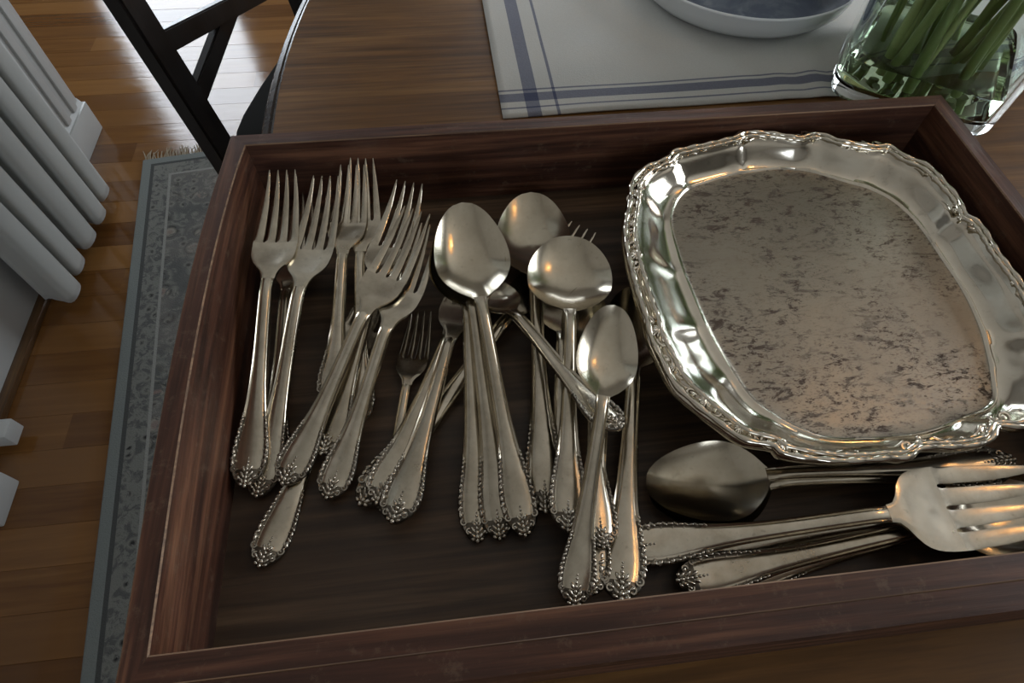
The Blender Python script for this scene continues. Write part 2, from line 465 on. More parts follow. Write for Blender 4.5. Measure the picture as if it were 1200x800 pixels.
def window(i, axis, at, u0, u1, z0, z1, nu, nz):
    bm = bmesh.new(); f = .045
    def put(b, a0, a1, c0, c1, d0, d1):
        if axis == 'x': bx(b, a0, a1, at+d0, at+d1, c0, c1)
        else: bx(b, at+d0, at+d1, a0, a1, c0, c1)
    put(bm, u0, u0+f, z0, z1, -.03, .03); put(bm, u1-f, u1, z0, z1, -.03, .03)
    put(bm, u0+f, u1-f, z0, z0+f, -.03, .03); put(bm, u0+f, u1-f, z1-f, z1, -.03, .03)
    for k in range(1, nu): u = u0+(u1-u0)*k/nu; put(bm, u-.012, u+.012, z0+f, z1-f, -.015, .015)
    for k in range(1, nz): z = z0+(z1-z0)*k/nz; put(bm, u0+f, u1-f, z-.012, z+.012, -.014, .014)
    fr = struct(obj('window_%d' % i, finish('window_frame', bm, M['white_paint'], 0)))
    for a in range(nu):
        for c in range(nz):
            b = bmesh.new()
            put(b, u0+(u1-u0)*a/nu+.01, u0+(u1-u0)*(a+1)/nu-.01, z0+(z1-z0)*c/nz+.01, z0+(z1-z0)*(c+1)/nz-.01, -.002, .002)
            obj('pane', finish('pane', b, glass_pane.m, 0), fr)
window(1, 'x', 2.60, -1.43, -.77, .25, 2.15, 1, 2)
window(2, 'x', 2.60, .35, 1.65, .5, 1.6, 2, 2)
window(3, 'y', 2.60, -.55, 1.05, .8, 2.1, 2, 2)
window(4, 'x', -2.20, -.15, .75, .9, 2.1, 1, 2)

# white door casing with plinth block at the end of the left wall
t1 = struct(box_obj('trim_1', -.812, -.796, .955, 1.12, .085, 2.3, M['white_paint'], None, .003))
for yy in (.985, 1.035, 1.085):
    box_obj('casing_bead', -.800, -.789, yy-.012, yy+.012, .085, 2.3, M['white_paint'], t1, .004)
plinth = box_obj('plinth_block', -.815, -.785, .935, 1.13, 0, .078, M['white_paint'], t1, .003)
bm = bmesh.new(); bx(bm, -.812, -.790, .942, 1.124, .078, .092)
for v in bm.verts:
    if v.co.z > .09 and v.co.x > -.8: v.co.x -= .008
obj('plinth_cap', finish('plinth_cap', bm, M['white_paint'], 0), plinth)
struct(box_obj('baseboard_left', -.808, -.770, -.9, .62, .012, .30, M['white_paint'], None, .003))
M['shoe'] = wood('oak_shoe_moulding', (.07,.035,.014), (.12,.06,.022), (.16,.085,.03), 1)
struct(box_obj('trim_2', -.775, -.752, -.9, .9, 0, .016, M['shoe'], None, .005))
t3 = struct(box_obj('trim_3', -.83, -.700, .225, .262, .02, .055, M['white_paint'], None, .003))
struct(box_obj('trim_4', -.83, -.690, .085, .165, 0, .05, M['white_paint'], None, .004))

# curtain: hanging pleats that end just above the floor
def curtain():
    q = N('curtain_cloth'); q.bump(q.noise(q.coord((400,400,60)), 3, 2), .15, .001)
    q.set(q.mix(q.noise(q.coord((4,4,1)), 3, 3), (.40,.405,.385), (.46,.465,.44)), .85); q.b.inputs['Sheen Weight'].default_value = .3
    V, F = [], []; nu, nz = 110, 26; rc = random.Random(5)
    for j in range(nz+1):
        z = .022+(2.25-.022)*(j/nz)**1.5
        for i in range(nu+1):
            u = i/nu; ph = u*2*math.pi*4.6-.9
            amp = .034*(1-.45*(z/2.25))
            yy = .535+u*.335-.016*math.sin(2*ph)
            s = math.sin(ph); s = math.copysign(abs(s)**.7, s)
            V.append((-.722+amp*s+.006*math.sin(ph*.37+1+z), yy, z+.0*s))
    b = len(V)
    for j in range(nz):
        for i in range(nu):
            a = j*(nu+1)+i; F.append((a, a+1, a+nu+2, a+nu+1))
    o = obj('curtain', mesh_vf('curtain', V, F, q.m, 80))
    md = o.modifiers.new('cloth_thickness', 'SOLIDIFY'); md.thickness = .004
    return prop(o, 'pleated off-white curtain hanging to the floor by the left wall', 'curtain')
curtain()

# rug: flat woven carpet with border bands, field motifs and an end fringe
def rug():
    W_, L_ = 1.7, 2.6; ang = math.radians(7.5)
    r = empty('rug', (-.652, .985, 0)); r.rotation_euler.z = ang
    q = N('oriental_rug_pile'); tc = q.n('ShaderNodeTexCoord'); sp = q.n('ShaderNodeSeparateXYZ'); q.l(tc.outputs['Object'], sp.inputs[0])
    x = sp.outputs[0]; yv = q.math('MULTIPLY', sp.outputs[1], -1)
    d = q.math('MINIMUM', x, yv)
    vec = q.coord((1,1,1), False)
    vo = q.n('ShaderNodeTexVoronoi', feature='F1'); vo.inputs['Scale'].default_value = 17; q.l(vec, vo.inputs['Vector']); vo.inputs['Randomness'].default_value = .55
    vo2 = q.n('ShaderNodeTexVoronoi', feature='F1'); vo2.inputs['Scale'].default_value = 40; q.l(vec, vo2.inputs['Vector'])
    rings = q.ramp(vo.outputs['Distance'], [(.10, (.19,.14,.125)), (.20, (.24,.225,.19)), (.30, (.045,.046,.044)), (.46, (.18,.178,.16)), (.60, (.10,.102,.098))])
    dots = q.ramp(vo2.outputs['Distance'], [(.12, (.03,.03,.03)), (.3, (.18,.178,.16)), (.5, (.095,.097,.092))])
    nz = q.noise(vec, 38, 4, .7, 1.5)
    motif = q.mix(q.ramp(nz, [(.46, 0.0), (.52, 1.0)]), rings, dots)
    motif = q.mix(q.ramp(q.noise(vec, 8, 2), [(.4, 0.0), (.7, .45)]), motif, (.22,.20,.18))
    def band(v, a, b):
        return q.math('MULTIPLY', q.math('GREATER_THAN', v, a), q.math('LESS_THAN', v, b))
    col = q.mix(band(d, .030, .066), motif, q.mix(q.ramp(nz, [(.45, 0.0), (.53, 1.0)]), dots, (.17,.17,.155)))
    col = q.mix(band(d, .066, .072), col, (.24,.24,.22))
    col = q.mix(band(d, .175, .181), col, (.17,.18,.17))
    col = q.mix(band(d, .195, .200), col, (.05,.06,.07))
    col = q.mix(band(d, .222, .230), col, (.19,.20,.19))
    col = q.mix(band(d, .022, .030), col, (.07,.072,.07))
    col = q.mix(q.math('LESS_THAN', d, .022), col, (.175,.19,.18))
    pile = q.noise(vec, 420, 3, .6); q.bump(pile, .6, .003)
    q.set(col, .95); q.b.inputs['Specular IOR Level'].default_value = .1
    bm = bmesh.new(); bx(bm, 0, W_, -L_, 0, .0005, .008)
    bmesh.ops.bevel(bm, geom=[e for e in bm.edges if all(v.co.z > .005 for v in e.verts)], offset=.003, segments=2, affect='EDGES')
    obj('pile', finish('rug_pile', bm, q.m, 60), r)
    fm = N('fringe_yarn').set((.26,.21,.14), .9); V, F = [], []; rf = random.Random(2)
    xx = .004
    while xx < W_-.004:
        tuft = .5+.5*math.sin(xx*150); n = 3
        a = rf.uniform(-.35, .35); ln = .028+.016*tuft*rf.random()
        pts = [(xx, 0, .004), (xx+a*ln*.4, ln*.5, .004+.003*rf.random()), (xx+a*ln, ln, .002)]
        tube(V, F, pts, [.0016, .0014, .0006], 4); xx += .0032 if tuft > .35 else .006
    prop(obj('fringe', mesh_vf('rug_fringe', V, F, fm, 60), r), kind='stuff')
    prop(r, 'grey-blue patterned oriental rug on the wooden floor', 'rug')
rug()

# =====================================================================
# CHAIR drawn up to the far left of the table
# =====================================================================
def bar(bm, p0, p1, wv, tv, w0, t0, w1=None, t1=None):
    """straight bar from p0 to p1, half sizes along the vectors wv / tv"""
    w1 = w0 if w1 is None else w1; t1 = t0 if t1 is None else t1
    rings = []
    for p, ww, tt in ((p0, w0, t0), (p1, w1, t1)):
        rings.append([bm.verts.new(Vector(p)+wv*a*ww+tv*b*tt) for a, b in ((-1,-1),(1,-1),(1,1),(-1,1))])
    for i in range(4):
        j = (i+1) % 4; bm.faces.new((rings[0][i], rings[0][j], rings[1][j], rings[1][i]))
    bm.faces.new(rings[0][::-1]); bm.faces.new(rings[1])
def bar_obj(name, p0, p1, wv, tv, w0, t0, w1=None, t1=None, parent=None, bev=.003, mat=None):
    bm = bmesh.new(); bar(bm, p0, p1, wv, tv, w0, t0, w1, t1)
    if bev: bmesh.ops.bevel(bm, geom=bm.edges[:], offset=bev, segments=2, affect='EDGES')
    return obj(name, finish(name, bm, mat or M['chair'], 50), parent)
def chair():
    root = empty('dining_chair', (-.204, .416, 0)); root.rotation_euler.z = math.radians(74)
    # local: x along the back (near post at 0, far post at .34), y out behind the chair, z up
    X = Vector((1,0,0)); Y = Vector((0,1,0)); rk = math.radians(8)
    up = Vector((0, math.sin(rk), math.cos(rk))); nrm = Vector((0, math.cos(rk), -math.sin(rk)))
    o = Vector((0, 0, .47)); wd = .345
    for xx in (.004, wd):
        b = o+X*xx
        bar_obj('back_post', b-up*.06, b+up*.46, X, nrm, .020, .013, .017, .011, root)
        bar_obj('rear_leg', b-up*.05, Vector((xx, .05, .0085)), X, Y, .019, .014, .015, .012, root)
    for xx in (.01, wd-.006):
        bar_obj('front_leg', Vector((xx, -.40, .44)), Vector((xx, -.40, .0085)), X, Y, .018, .018, .013, .013, root)
    for za, zb in ((.072, .148), (.148, .072)):
        pa, pb = o+X*.018+up*za, o+X*(wd-.018)+up*zb
        pa += nrm*(.002 if za < .1 else -.002); pb += nrm*(.002 if za < .1 else -.002)
        d = (pb-pa).normalized(); wv = nrm.cross(d)
        bar_obj('cross_slat', pa, pb, wv, nrm, .0125, .007, None, None, root, .002)
    bar_obj('top_rail', o+X*-.005+up*.455, o+X*(wd+.005)+up*.455, up, nrm, .035, .011, None, None, root)
    bar_obj('mid_rail', o+X*.015+up*.30, o+X*(wd-.015)+up*.30, up, nrm, .018, .008, None, None, root)
    # saddle seat with rounded outline
    V, F = [], []; n = 40; rings = []
    for z, k in ((.432,.94),(.438,1.0),(.452,1.0),(.458,.97),(.457,.6),(.456,.2)):
        r = []
        for i in range(n):
            a = 2*math.pi*i/n; c, s = math.cos(a), math.sin(a)
            e = 2/3.2; r.append((wd/2+.215*k*math.copysign(abs(c)**e, c), -.205+.225*k*math.copysign(abs(s)**e, s), z))
        rings.append(r)
    loft(V, F, rings)
    mseat = N('dark_grey_seat').set((.016,.016,.015), .9); mseat.node_tree.nodes['Principled BSDF'].inputs['Specular IOR Level'].default_value = .05
    prop(obj('seat', mesh_vf('seat', V, F, mseat, 50), root), 'dark grey seat')
    prop(root, 'dark wooden dining chair with a crossed back, pulled up to the table', 'chair')
chair()

# =====================================================================
# TABLE, with everything that lies on it
# =====================================================================
TZ = .75
def table():
    r = empty('dining_table', (.812, .112, 0)); R_ = .828
    me = lathe('table_top', [(R_-.006, TZ-.030),(R_-.001, TZ-.027),(R_+.006, TZ-.022),(R_+.010, TZ-.015),(R_+.009, TZ-.009),(R_+.006, TZ-.005),(R_+.002, TZ-.0035),(R_, TZ-.0038),(R_-.0012, TZ-.001),(R_-.003, TZ)], [M['table'], M['table_edge']], 220, 25)
    for p in me.polygons:
        if p.center.xy.length > R_*.97: p.material_index = 1
    obj('table_top', me, r)
    obj('apron', lathe('apron', [(R_-.16, TZ-.10),(R_-.15, TZ-.10),(R_-.15, TZ-.028),(R_-.16, TZ-.028)], M['table_edge'], 90), r)
    obj('pedestal', lathe('pedestal', [(.10,.09),(.13,.10),(.13,.16),(.07,.22),(.06,.35),(.085,.5),(.06,.6),(.16,.66),(.18,.721)], M['table_edge'], 40), r)
    for k in range(4):
        a = math.radians(45+90*k); d = Vector((math.cos(a), math.sin(a), 0)); s = Vector((-math.sin(a), math.cos(a), 0))
        bar_obj('foot', d*.09+Vector((0,0,.14)), d*.48+Vector((0,0,.0295)), s, Vector((0,0,1)), .035, .045, .03, .02, r, .006, M['table_edge'])
    prop(r, 'round brown wooden dining table with a moulded edge', 'table')
table()

# ---- placemat
def placemat():
    q = N('striped_linen'); tc = q.n('ShaderNodeTexCoord'); sp = q.n('ShaderNodeSeparateXYZ'); q.l(tc.outputs['Object'], sp.inputs[0])
    x, yv = sp.outputs[0], sp.outputs[1]
    def band(v, a, b): return q.math('MULTIPLY', q.math('GREATER_THAN', v, a), q.math('LESS_THAN', v, b))
    vec = q.coord((1,1,1), False)
    weave = q.noise(vec, 900, 2, .6); base = q.mix(weave, (.50,.50,.47), (.60,.60,.57))
    a = q.math('MAXIMUM', band(x, .0185, .0290), band(x, .0405, .0428)); b = q.math('MAXIMUM', band(yv, .0175, .0270), q.math('MAXIMUM', band(yv, .0300, .0318), band(yv, .0095, .0112)))
    sc_ = q.mix(weave, (.060,.070,.125), (.15,.165,.24))
    c = q.mix(q.math('MULTIPLY', a, .85), base, sc_); c = q.mix(q.math('MULTIPLY', b, .85), c, sc_); c = q.mix(q.math('MULTIPLY', q.math('MULTIPLY', a, b), .9), c, (.035,.045,.11))
    q.bump(weave, .3, .0006); q.set(c, .8)
    V, F = [], []; nx, ny = 90, 60; W_, H_ = .50, .34; rw = random.Random(4)
    def zz(u, v):
        e = .0011*math.exp(-((u-.27)/.05)**2)*math.exp(-((v-.03)/.03)**2)*(1+math.sin(u*210))
        return .0012+.0006*math.sin(u*23+v*9)**2+.0004*math.sin(v*41-u*17)**2+e*1.2
    for j in range(ny+1):
        for i in range(nx+1):
            u, v = W_*i/nx, H_*j/ny; V.append((u, v+.0012*math.sin(u*9), zz(u, v)))
    for j in range(ny):
        for i in range(nx):
            k = j*(nx+1)+i; F.append((k, k+1, k+nx+2, k+nx+1))
    o = obj('placemat', mesh_vf('placemat', V, F, q.m, 60)); o.location = (.1515, .0868, TZ); o.rotation_euler.z = math.radians(.6)
    md = o.modifiers.new('cloth_thickness', 'SOLIDIFY'); md.thickness = .001
    prop(o, 'white linen placemat with blue border stripes behind the drawer', 'placemat')
placemat()

# ---- bowl
def bowl():
    r = empty('serving_bowl', (.382, .252, TZ+.0032))
    prof = [(.070,.0),(.084,.0),(.089,.002),(.0935,.007),(.0965,.014),(.0985,.0205),(.0990,.0217),(.0985,.0226),(.0972,.0228)]
    pin = [(.0972,.0227),(.0955,.019),(.0925,.013),(.087,.008),(.075,.0055),(.03,.0050)]
    obj('wall', lathe('bowl_wall', prof, M['porcelain'], 96, cap=(1, 0)), r)
    q = N('blue_and_white_glaze'); v = q.coord((1,1,1), False)
    n = q.noise(v, 26, 5, .6, 1.4); n2 = q.noise(v, 13, 3, .5)
    c = q.ramp(n, [(.40, (.012,.02,.04)), (.48, (.05,.065,.08)), (.56, (.16,.18,.18)), (.70, (.33,.35,.34))])
    c = q.mix(q.ramp(n2, [(.36, 0.0), (.5, .85)]), c, (.015,.025,.045)); q.set(c, .55); q.b.inputs['Specular IOR Level'].default_value = .1
    obj('blue_pattern_interior', lathe('bowl_inside', pin, q.m, 96, cap=(0, 1)), r)['label'] = 'blue and white patterned inside of the bowl'
    prop(r, 'white porcelain bowl with a blue patterned inside on the placemat', 'bowl')
bowl()

# ---- glass vase with green stems
VX, VY = .475, .104
def vase():
    g = N('clear_vase_glass'); g.set((.93,.98,.96), .02); g.b.inputs['Transmission Weight'].default_value = 1; g.b.inputs['IOR'].default_value = 1.45
    wt = N('green_tinted_water'); wt.set((.76,.90,.66), .0); wt.b.inputs['Transmission Weight'].default_value = 1; wt.b.inputs['IOR'].default_value = 1.33
    r = empty('glass_vase', (VX, VY, TZ+.0035))
    def ring(rad, z, n=64, e=2/7.0):
        out = []
        for i in range(n):
            a = 2*math.pi*i/n+math.pi/4*0; c, s = math.cos(a), math.sin(a)
            out.append((rad*math.copysign(abs(c)**e, c), rad*math.copysign(abs(s)**e, s), z))
        return out
    V, F = [], []
    loft(V, F, [ring(.053,0), ring(.0565,.0012), ring(.058,.005), ring(.0582,.06), ring(.0588,.12), ring(.0592,.1985), ring(.0582,.2), ring(.0566,.1985), ring(.0558,.12), ring(.0550,.06), ring(.0540,.012), ring(.050,.008)])
    obj('glass_wall', mesh_vf('vase_glass', V, F, g.m, 40), r)
    V, F = [], []; loft(V, F, [ring(.0495,.0084), ring(.0536,.0125), ring(.0541,.0285), ring(.0537,.0292)])
    obj('water', mesh_vf('vase_water', V, F, wt.m, 40), r)
    r.rotation_euler.z = math.radians(-34)
    prop(r, 'clear glass vase holding water and green stems behind the drawer', 'vase')
vase()
def stems():
    q = N('green_stem'); oi = q.n('ShaderNodeObjectInfo'); n = q.noise(q.coord((60,60,8)), 4, 3)
    c = q.mix(oi.outputs['Random'], (.13,.21,.045), (.42,.52,.20)); c = q.mix(q.ramp(n, [(.4, 0.0), (.8, .5)]), c, (.26,.34,.14))
    q.set(c, .4); q.b.inputs['Subsurface Weight'].default_value = .0
    rr = random.Random(11)
    for k in range(30):
        a = rr.uniform(0, 2*math.pi); rb = .038*math.sqrt(rr.random()); a2 = a+rr.uniform(-.7, .7)
        b = Vector((VX+rb*math.cos(a), VY+rb*math.sin(a), TZ+.0155))
        rt = rr.uniform(.028, .052); tpt = Vector((VX+rt*math.cos(a2), VY+rt*math.sin(a2), TZ+.20))
        d = (tpt-b); pts = []
        bend = Vector((math.cos(a2), math.sin(a2)*.6+.25, 0))*rr.uniform(.02, .06)
        for i in range(8):
            t = i/7*1.55; p = b+d*t
            if t > 1: p += bend*(t-1)**2*3
            pts.append(tuple(p-b))
        V, F = [], []; w0 = rr.uniform(.0024, .0042)
        tube(V, F, pts, [w0*(1-.05*i) for i in range(8)], 7)
        o = empty('flower_stem', b); o['label'] = 'green flower stem standing in the glass vase'; o['category'] = 'stem'; o['group'] = 'stems in the vase'
        obj('stalk', mesh_vf('stem', V, F, q.m, 60), o)
        if k % 3 == 0:
            V, F = [], []; la = a2+rr.uniform(-1, 1); s0 = Vector(pts[3]); dirv = Vector((math.cos(la)*.03, math.sin(la)*.03+.01, .16))
            side = Vector((-math.sin(la), math.cos(la), 0)); rings = []
            for i in range(9):
                t = i/8; wdt = .009*math.sin(math.pi*min(1, t*.93+.06))**.8+.0005; c0 = s0+dirv*t+Vector((math.cos(la), math.sin(la), 0))*.035*t*t
                nn = Vector((math.cos(la), math.sin(la), -.2))*.0006
                rings.append([tuple(c0-side*wdt), tuple(c0+nn-Vector((0,0,.001))), tuple(c0+side*wdt), tuple(c0-nn)])
            loft(V, F, rings); obj('leaf', mesh_vf('leaf', V, F, q.m, 60), o)
stems()

# =====================================================================
# THE DRAWER
# =====================================================================
FL, TOP, DX, DY = .760, .80923, .4023, .250
def bow(y, z):                     # the left side has warped outward along its top
    t = max(0, min(1, -y/DY)); return -.0055*math.sin(math.pi*t**.8)*max(0, (z-FL)/(TOP-FL))
def panel(name, poly, mat, axis, parent, bowed=False, zb=TZ, groove=None):
    """mitred board: poly is its plan (inner a, inner b, outer b, outer a)"""
    bm = bmesh.new(); n = 14
    ia, ib, ob, oa = [Vector((p[0], p[1], 0)) for p in poly]
    g = None; zs = (zb, (zb+TOP)/2, TOP)
    prof = [(0, zb), (0, (zb+TOP)/2), (0, TOP)]
    if groove: prof += [(groove-.0012, TOP), (groove, TOP-.0014), (groove+.0014, TOP-.0002), (.97, TOP-.0010)]
    prof += [(1, TOP-(.004 if groove else 0)), (1, (zb+TOP)/2), (1, zb)]
    rings = []
    for i in range(n+1):
        t = i/n; a = ia.lerp(ib, t); b = oa.lerp(ob, t); r = []
        for u, z in prof:
            p = a.lerp(b, u)
            if bowed: p.x += bow(p.y, z)
            r.append(bm.verts.new((p.x, p.y, z)))
        rings.append(r)
    m = len(prof)
    for i in range(n):
        for k in range(m):
            k2 = (k+1) % m; bm.faces.new((rings[i][k], rings[i][k2], rings[i+1][k2], rings[i+1][k]))
    bm.faces.new(rings[0][::-1]); bm.faces.new(rings[n])
    bm.normal_update()
    bm.faces.ensure_lookup_table()
    ed = [e for e in bm.edges if all(v.co.z > TOP-.0001 for v in e.verts) and len(e.link_faces) == 2 and abs(abs(e.calc_face_angle(0))-math.pi/2) < .5]
    endf = {bm.faces[-1], bm.faces[-2]}
    inner = [e for e in ed if not (set(e.link_faces) & endf)]
    res = bmesh.ops.bevel(bm, geom=inner, offset=.00055, segments=1, affect='EDGES')
    for f in res['faces']: f.material_index = 1
    return obj(name, finish(name, bm, [mat, M['worn']], 30), parent)
def drawer():
    r = empty('drawer', (0, 0, 0)); th = .0092; tf = .0190
    panel('left_side', [(0,0), (0,-DY), (-th,-DY-tf), (-th,th)], M['drawer_y'], 1, r, True)
    panel('right_side', [(DX,-DY), (DX,0), (DX+th,th), (DX+th,-DY-tf)], M['drawer_y'], 1, r)
    panel('back_board', [(DX,0), (0,0), (-th,th), (DX+th,th)], M['drawer_x'], 0, r)
    panel('front_board', [(0,-DY), (DX,-DY), (DX+th,-DY-tf), (-th,-DY-tf)], M['drawer_x'], 0, r, groove=.5)
    bm = bmesh.new(); bx(bm, -.003, DX+.003, -DY-.003, .003, TZ+.0005, FL)
    obj('bottom_board', finish('bottom_board', bm, M['drawer_floor'], 0), r)
    prop(r, 'dark wooden drawer full of silverware lying on the table', 'drawer')
drawer()

# =====================================================================
# SILVER TRAY
# =====================================================================
TO = [[0.1977,-0.0705],[0.1953,-0.088],[0.1948,-0.1046],[0.1955,-0.1279],[0.1949,-0.1376],[0.1973,-0.154],[0.1996,-0.1652],[0.2078,-0.1778],[0.2143,-0.1854],[0.2228,-0.1941],[0.2352,-0.1981],[0.2367,-0.2013],[0.2526,-0.2059],[0.2816,-0.2079],[0.2888,-0.2086],[0.2981,-0.205],[0.3205,-0.2062],[0.3292,-0.2044],[0.3356,-0.1988],[0.3471,-0.2008],[0.362,-0.1965],[0.372,-0.187],[0.379,-0.178],[0.383,-0.166],[0.389,-0.158],[0.3885,-0.145],[0.3907,-0.1292],[0.39,-0.1068],[0.391,-0.084],[0.3872,-0.0792],[0.3893,-0.0644],[0.3882,-0.0549],[0.3849,-0.0383],[0.3757,-0.0302],[0.37,-0.0199],[0.362,-0.0199],[0.3434,-0.0137],[0.3306,-0.0056],[0.3188,-0.0084],[0.2998,-0.002],[0.2858,-0.0008],[0.2805,-0.0042],[0.2634,-0.0087],[0.247,-0.0118],[0.2387,-0.014],[0.2349,-0.0188],[0.218,-0.0266],[0.2094,-0.0362],[0.2056,-0.0492]]
TI = [[0.2338,-0.0535],[0.2312,-0.0816],[0.2324,-0.1104],[0.2362,-0.1417],[0.2436,-0.1703],[0.2555,-0.1823],[0.265,-0.1888],[0.2875,-0.1924],[0.3141,-0.1918],[0.3332,-0.187],[0.351,-0.1814],[0.3576,-0.1684],[0.3647,-0.1497],[0.3700,-0.1244],[0.3700,-0.0955],[0.3680,-0.0666],[0.3600,-0.0487],[0.3424,-0.0361],[0.3158,-0.0226],[0.2892,-0.0224],[0.261,-0.0285],[0.2465,-0.0343]]
TC = (.2945, -.105); RZ, FZT = .797, .7855
def polar(pts):
    L_ = sorted((math.atan2(p[1]-TC[1], p[0]-TC[0]), math.hypot(p[0]-TC[0], p[1]-TC[1])) for p in pts)
    L_ = [(a-2*math.pi, r) for a, r in L_]+L_+[(a+2*math.pi, r) for a, r in L_]
    def f(a):
        a = (a+math.pi) % (2*math.pi)-math.pi
        for i in range(len(L_)-1):
            if L_[i][0] <= a <= L_[i+1][0]: break
        (a1, r1), (a2, r2) = L_[i], L_[i+1]; (a0, r0), (a3, r3) = L_[i-1], L_[i+2]
        t = (a-a1)/max(1e-6, a2-a1); m1 = (r2-r0)/max(1e-6, a2-a0)*(a2-a1); m2 = (r3-r1)/max(1e-6, a3-a1)*(a2-a1)
        return (2*t**3-3*t*t+1)*r1+(t**3-2*t*t+t)*m1+(-2*t**3+3*t*t)*r2+(t**3-t*t)*m2
    return f
def tray():
    ro, ri_ = polar(TO), polar(TI); n = 300
    def ri(a): return .25*(ri_(a-.05)+2*ri_(a)+ri_(a+.05))
    r = empty('serving_tray', (TC[0], TC[1], FL))
    cusp = [math.atan2(p[1]-TC[1], p[0]-TC[0]) for p in ((.1949,-.1376),(.2367,-.2013),(.2078,-.1778),(.2981,-.205),(.3356,-.1988),(.379,-.178),(.3872,-.0792),(.37,-.0199),(.3306,-.0056),(.2805,-.0042),(.2349,-.0188),(.2075,-.043),(.1953,-.088))]
    def crease(a):                                   # panels of the cavetto meet in creases at the cusps
        return max(math.exp(-(((a-c+math.pi) % (2*math.pi)-math.pi)/.06)**2) for c in cusp)
    prof = [(0,0),(.04,.0002),(.075,.0012),(.11,.0013),(.15,.0006),(.25,.0012),(.38,.0034),(.5,.0062),(.60,.0085),(.68,.0100),(.73,.0106),(.78,.0124),(.82,.0130),(.855,.0118),(.89,.0130),(.93,.0134),(.965,.0122),(1,.0100)]
    V, F = [], []; rows = []
    V.append((0, 0, FZT-FL))
    for fr in (.35, .7, .92):
        row = []
        for i in range(n):
            a = 2*math.pi*i/n; rr = ri(a)*fr; row.append(len(V)); V.append((rr*math.cos(a), rr*math.sin(a), FZT-FL))
        rows.append(row)
    for v, z in prof:
        row = []
        for i in range(n):
            a = 2*math.pi*i/n; rr = ri(a)+(ro(a)-ri(a))*v
            zz = z+crease(a)*.0009*math.sin(math.pi*min(1, v/.75))*(1 if v < .75 else 0)
            if v > .74: zz += .0005*math.sin(a*150)*(1 if .76 < v < .9 else .4)
            row.append(len(V)); V.append((rr*math.cos(a), rr*math.sin(a), FZT-FL+zz))
        rows.append(row)
    split = len(rows)
    for v, z in reversed(prof[2:]):
        row = []
        for i in range(n):
            a = 2*math.pi*i/n; rr = ri(a)+(ro(a)-ri(a))*min(v, .992); row.append(len(V)); V.append((rr*math.cos(a), rr*math.sin(a), FZT-FL+z-.0014))
        rows.append(row)
    bot = len(V); V.append((0, 0, FZT-FL-.0014))
    mi = []
    for i in range(n): F.append((0, rows[0][i], rows[0][(i+1) % n])); mi.append(1)
    for j in range(len(rows)-1):
        for i in range(n):
            k = (i+1) % n; F.append((rows[j][i], rows[j+1][i], rows[j+1][k], rows[j][k])); mi.append(1 if j < 4 else 0)
    for i in range(n): F.append((bot, rows[-1][(i+1) % n], rows[-1][i])); mi.append(0)
    # worn, spotted plate in the middle
    q = N('worn_tray_centre'); v = q.coord((1,1,1), False); vs = q.coord((62, 150, 60), False)
    n1 = q.noise(v, 26, 4, .6); st = q.noise(vs, 1.3, 8, .75, .6); brd = q.noise(q.coord((8, 420, 100), False), 2, 3)
    sp = q.noise(q.coord((1.0, 1.7, 1), False), 165, 7, .78); fine = q.noise(q.coord((1, 2.2, 1), False), 520, 5, .7)
    c = q.mix(q.ramp(n1, [(.3, 0.0), (.75, 1.0)]), (.40,.365,.30), (.30,.275,.228))
    c = q.mix(q.math('MULTIPLY', brd, .35), c, (.25,.22,.175))
    clus = q.ramp(q.noise(q.coord((-1,1,1), False), 17, 4, .65, .5), [(.36, 0.0), (.57, 1.0)])
    spot = q.math('MULTIPLY', q.ramp(st, [(.53, 0.0), (.585, 1.0)]), clus)
    spot2 = q.math('MULTIPLY', q.ramp(sp, [(.55, 0.0), (.60, 1.0)]), q.math('ADD', .12, clus))
    spot3 = q.math('MULTIPLY', q.math('MULTIPLY', q.ramp(fine, [(.54, 0.0), (.64, 1.0)]), .5), q.math('ADD', .25, clus))
    spot2 = q.math('ADD', spot2, spot3)
    s_ = q.math('MINIMUM', 1.0, q.math('MULTIPLY', q.math('ADD', spot, spot2), .85))
    c = q.mix(s_, c, (.060,.036,.022))
    rg = q.mix(s_, q.ramp(n1, [(.3, .36), (.8, .46)]), (.65,.65,.65))
    q.bump(brd, .08, .0004); q.set(c, rg); q.l(q.math('SUBTRACT', 1.0, q.math('MULTIPLY', s_, .8)), q.b.inputs['Metallic'])
    M['tray'] = silver('bright_tray_silver', (.74,.69,.59), (.50,.44,.34), .08, .18, .4, .6, False)
    obj('dish', mesh_vf('tray_dish', V, F, [M['tray'], q.m], 50, mi), r)
    # twin roll mouldings that follow the scalloped edge
    for v_, rad, zz in ((.80, .0013, .0132), (.945, .0015, .0134)):
        V, F = [], []; pts = []; rads = []
        for i in range(n):
            a = 2*math.pi*i/n; rr = ri(a)+(ro(a)-ri(a))*v_
            pts.append((rr*math.cos(a), rr*math.sin(a), FZT-FL+zz)); rads.append(rad*(1+.22*math.sin(a*(61 if v_ > .9 else 83))))
        tube(V, F, pts, rads, 7, closed=True); obj('roll_moulding', mesh_vf('roll_moulding', V, F, M['tray'], 60), r)
    # cast scroll ornaments: a shell between two C-scrolls, one mesh shared by every cusp
    V, F = [], []
    for sd in (-1, 1):
        pts, rd = [], []
        for q_ in range(15):
            a = -.5+q_*.36; rr = .0045*(1-.048*q_); pts.append((-.001+rr*math.cos(a)*.8, sd*(.0068+rr*math.sin(a)), .0012)); rd.append(.0010*(1-.03*q_))
        tube(V, F, pts, rd, 6)
        pts = [(-.0035+.002*math.sin(t*2.4), sd*(.008+t*.009), .0010-.0002*t) for t in [i/8 for i in range(9)]]
        tube(V, F, pts, [.0011*(1-.7*i/8) for i in range(9)], 6)
        blob(V, F, (-.0008, sd*.0066, .0016), .0013, .0013, .0012)
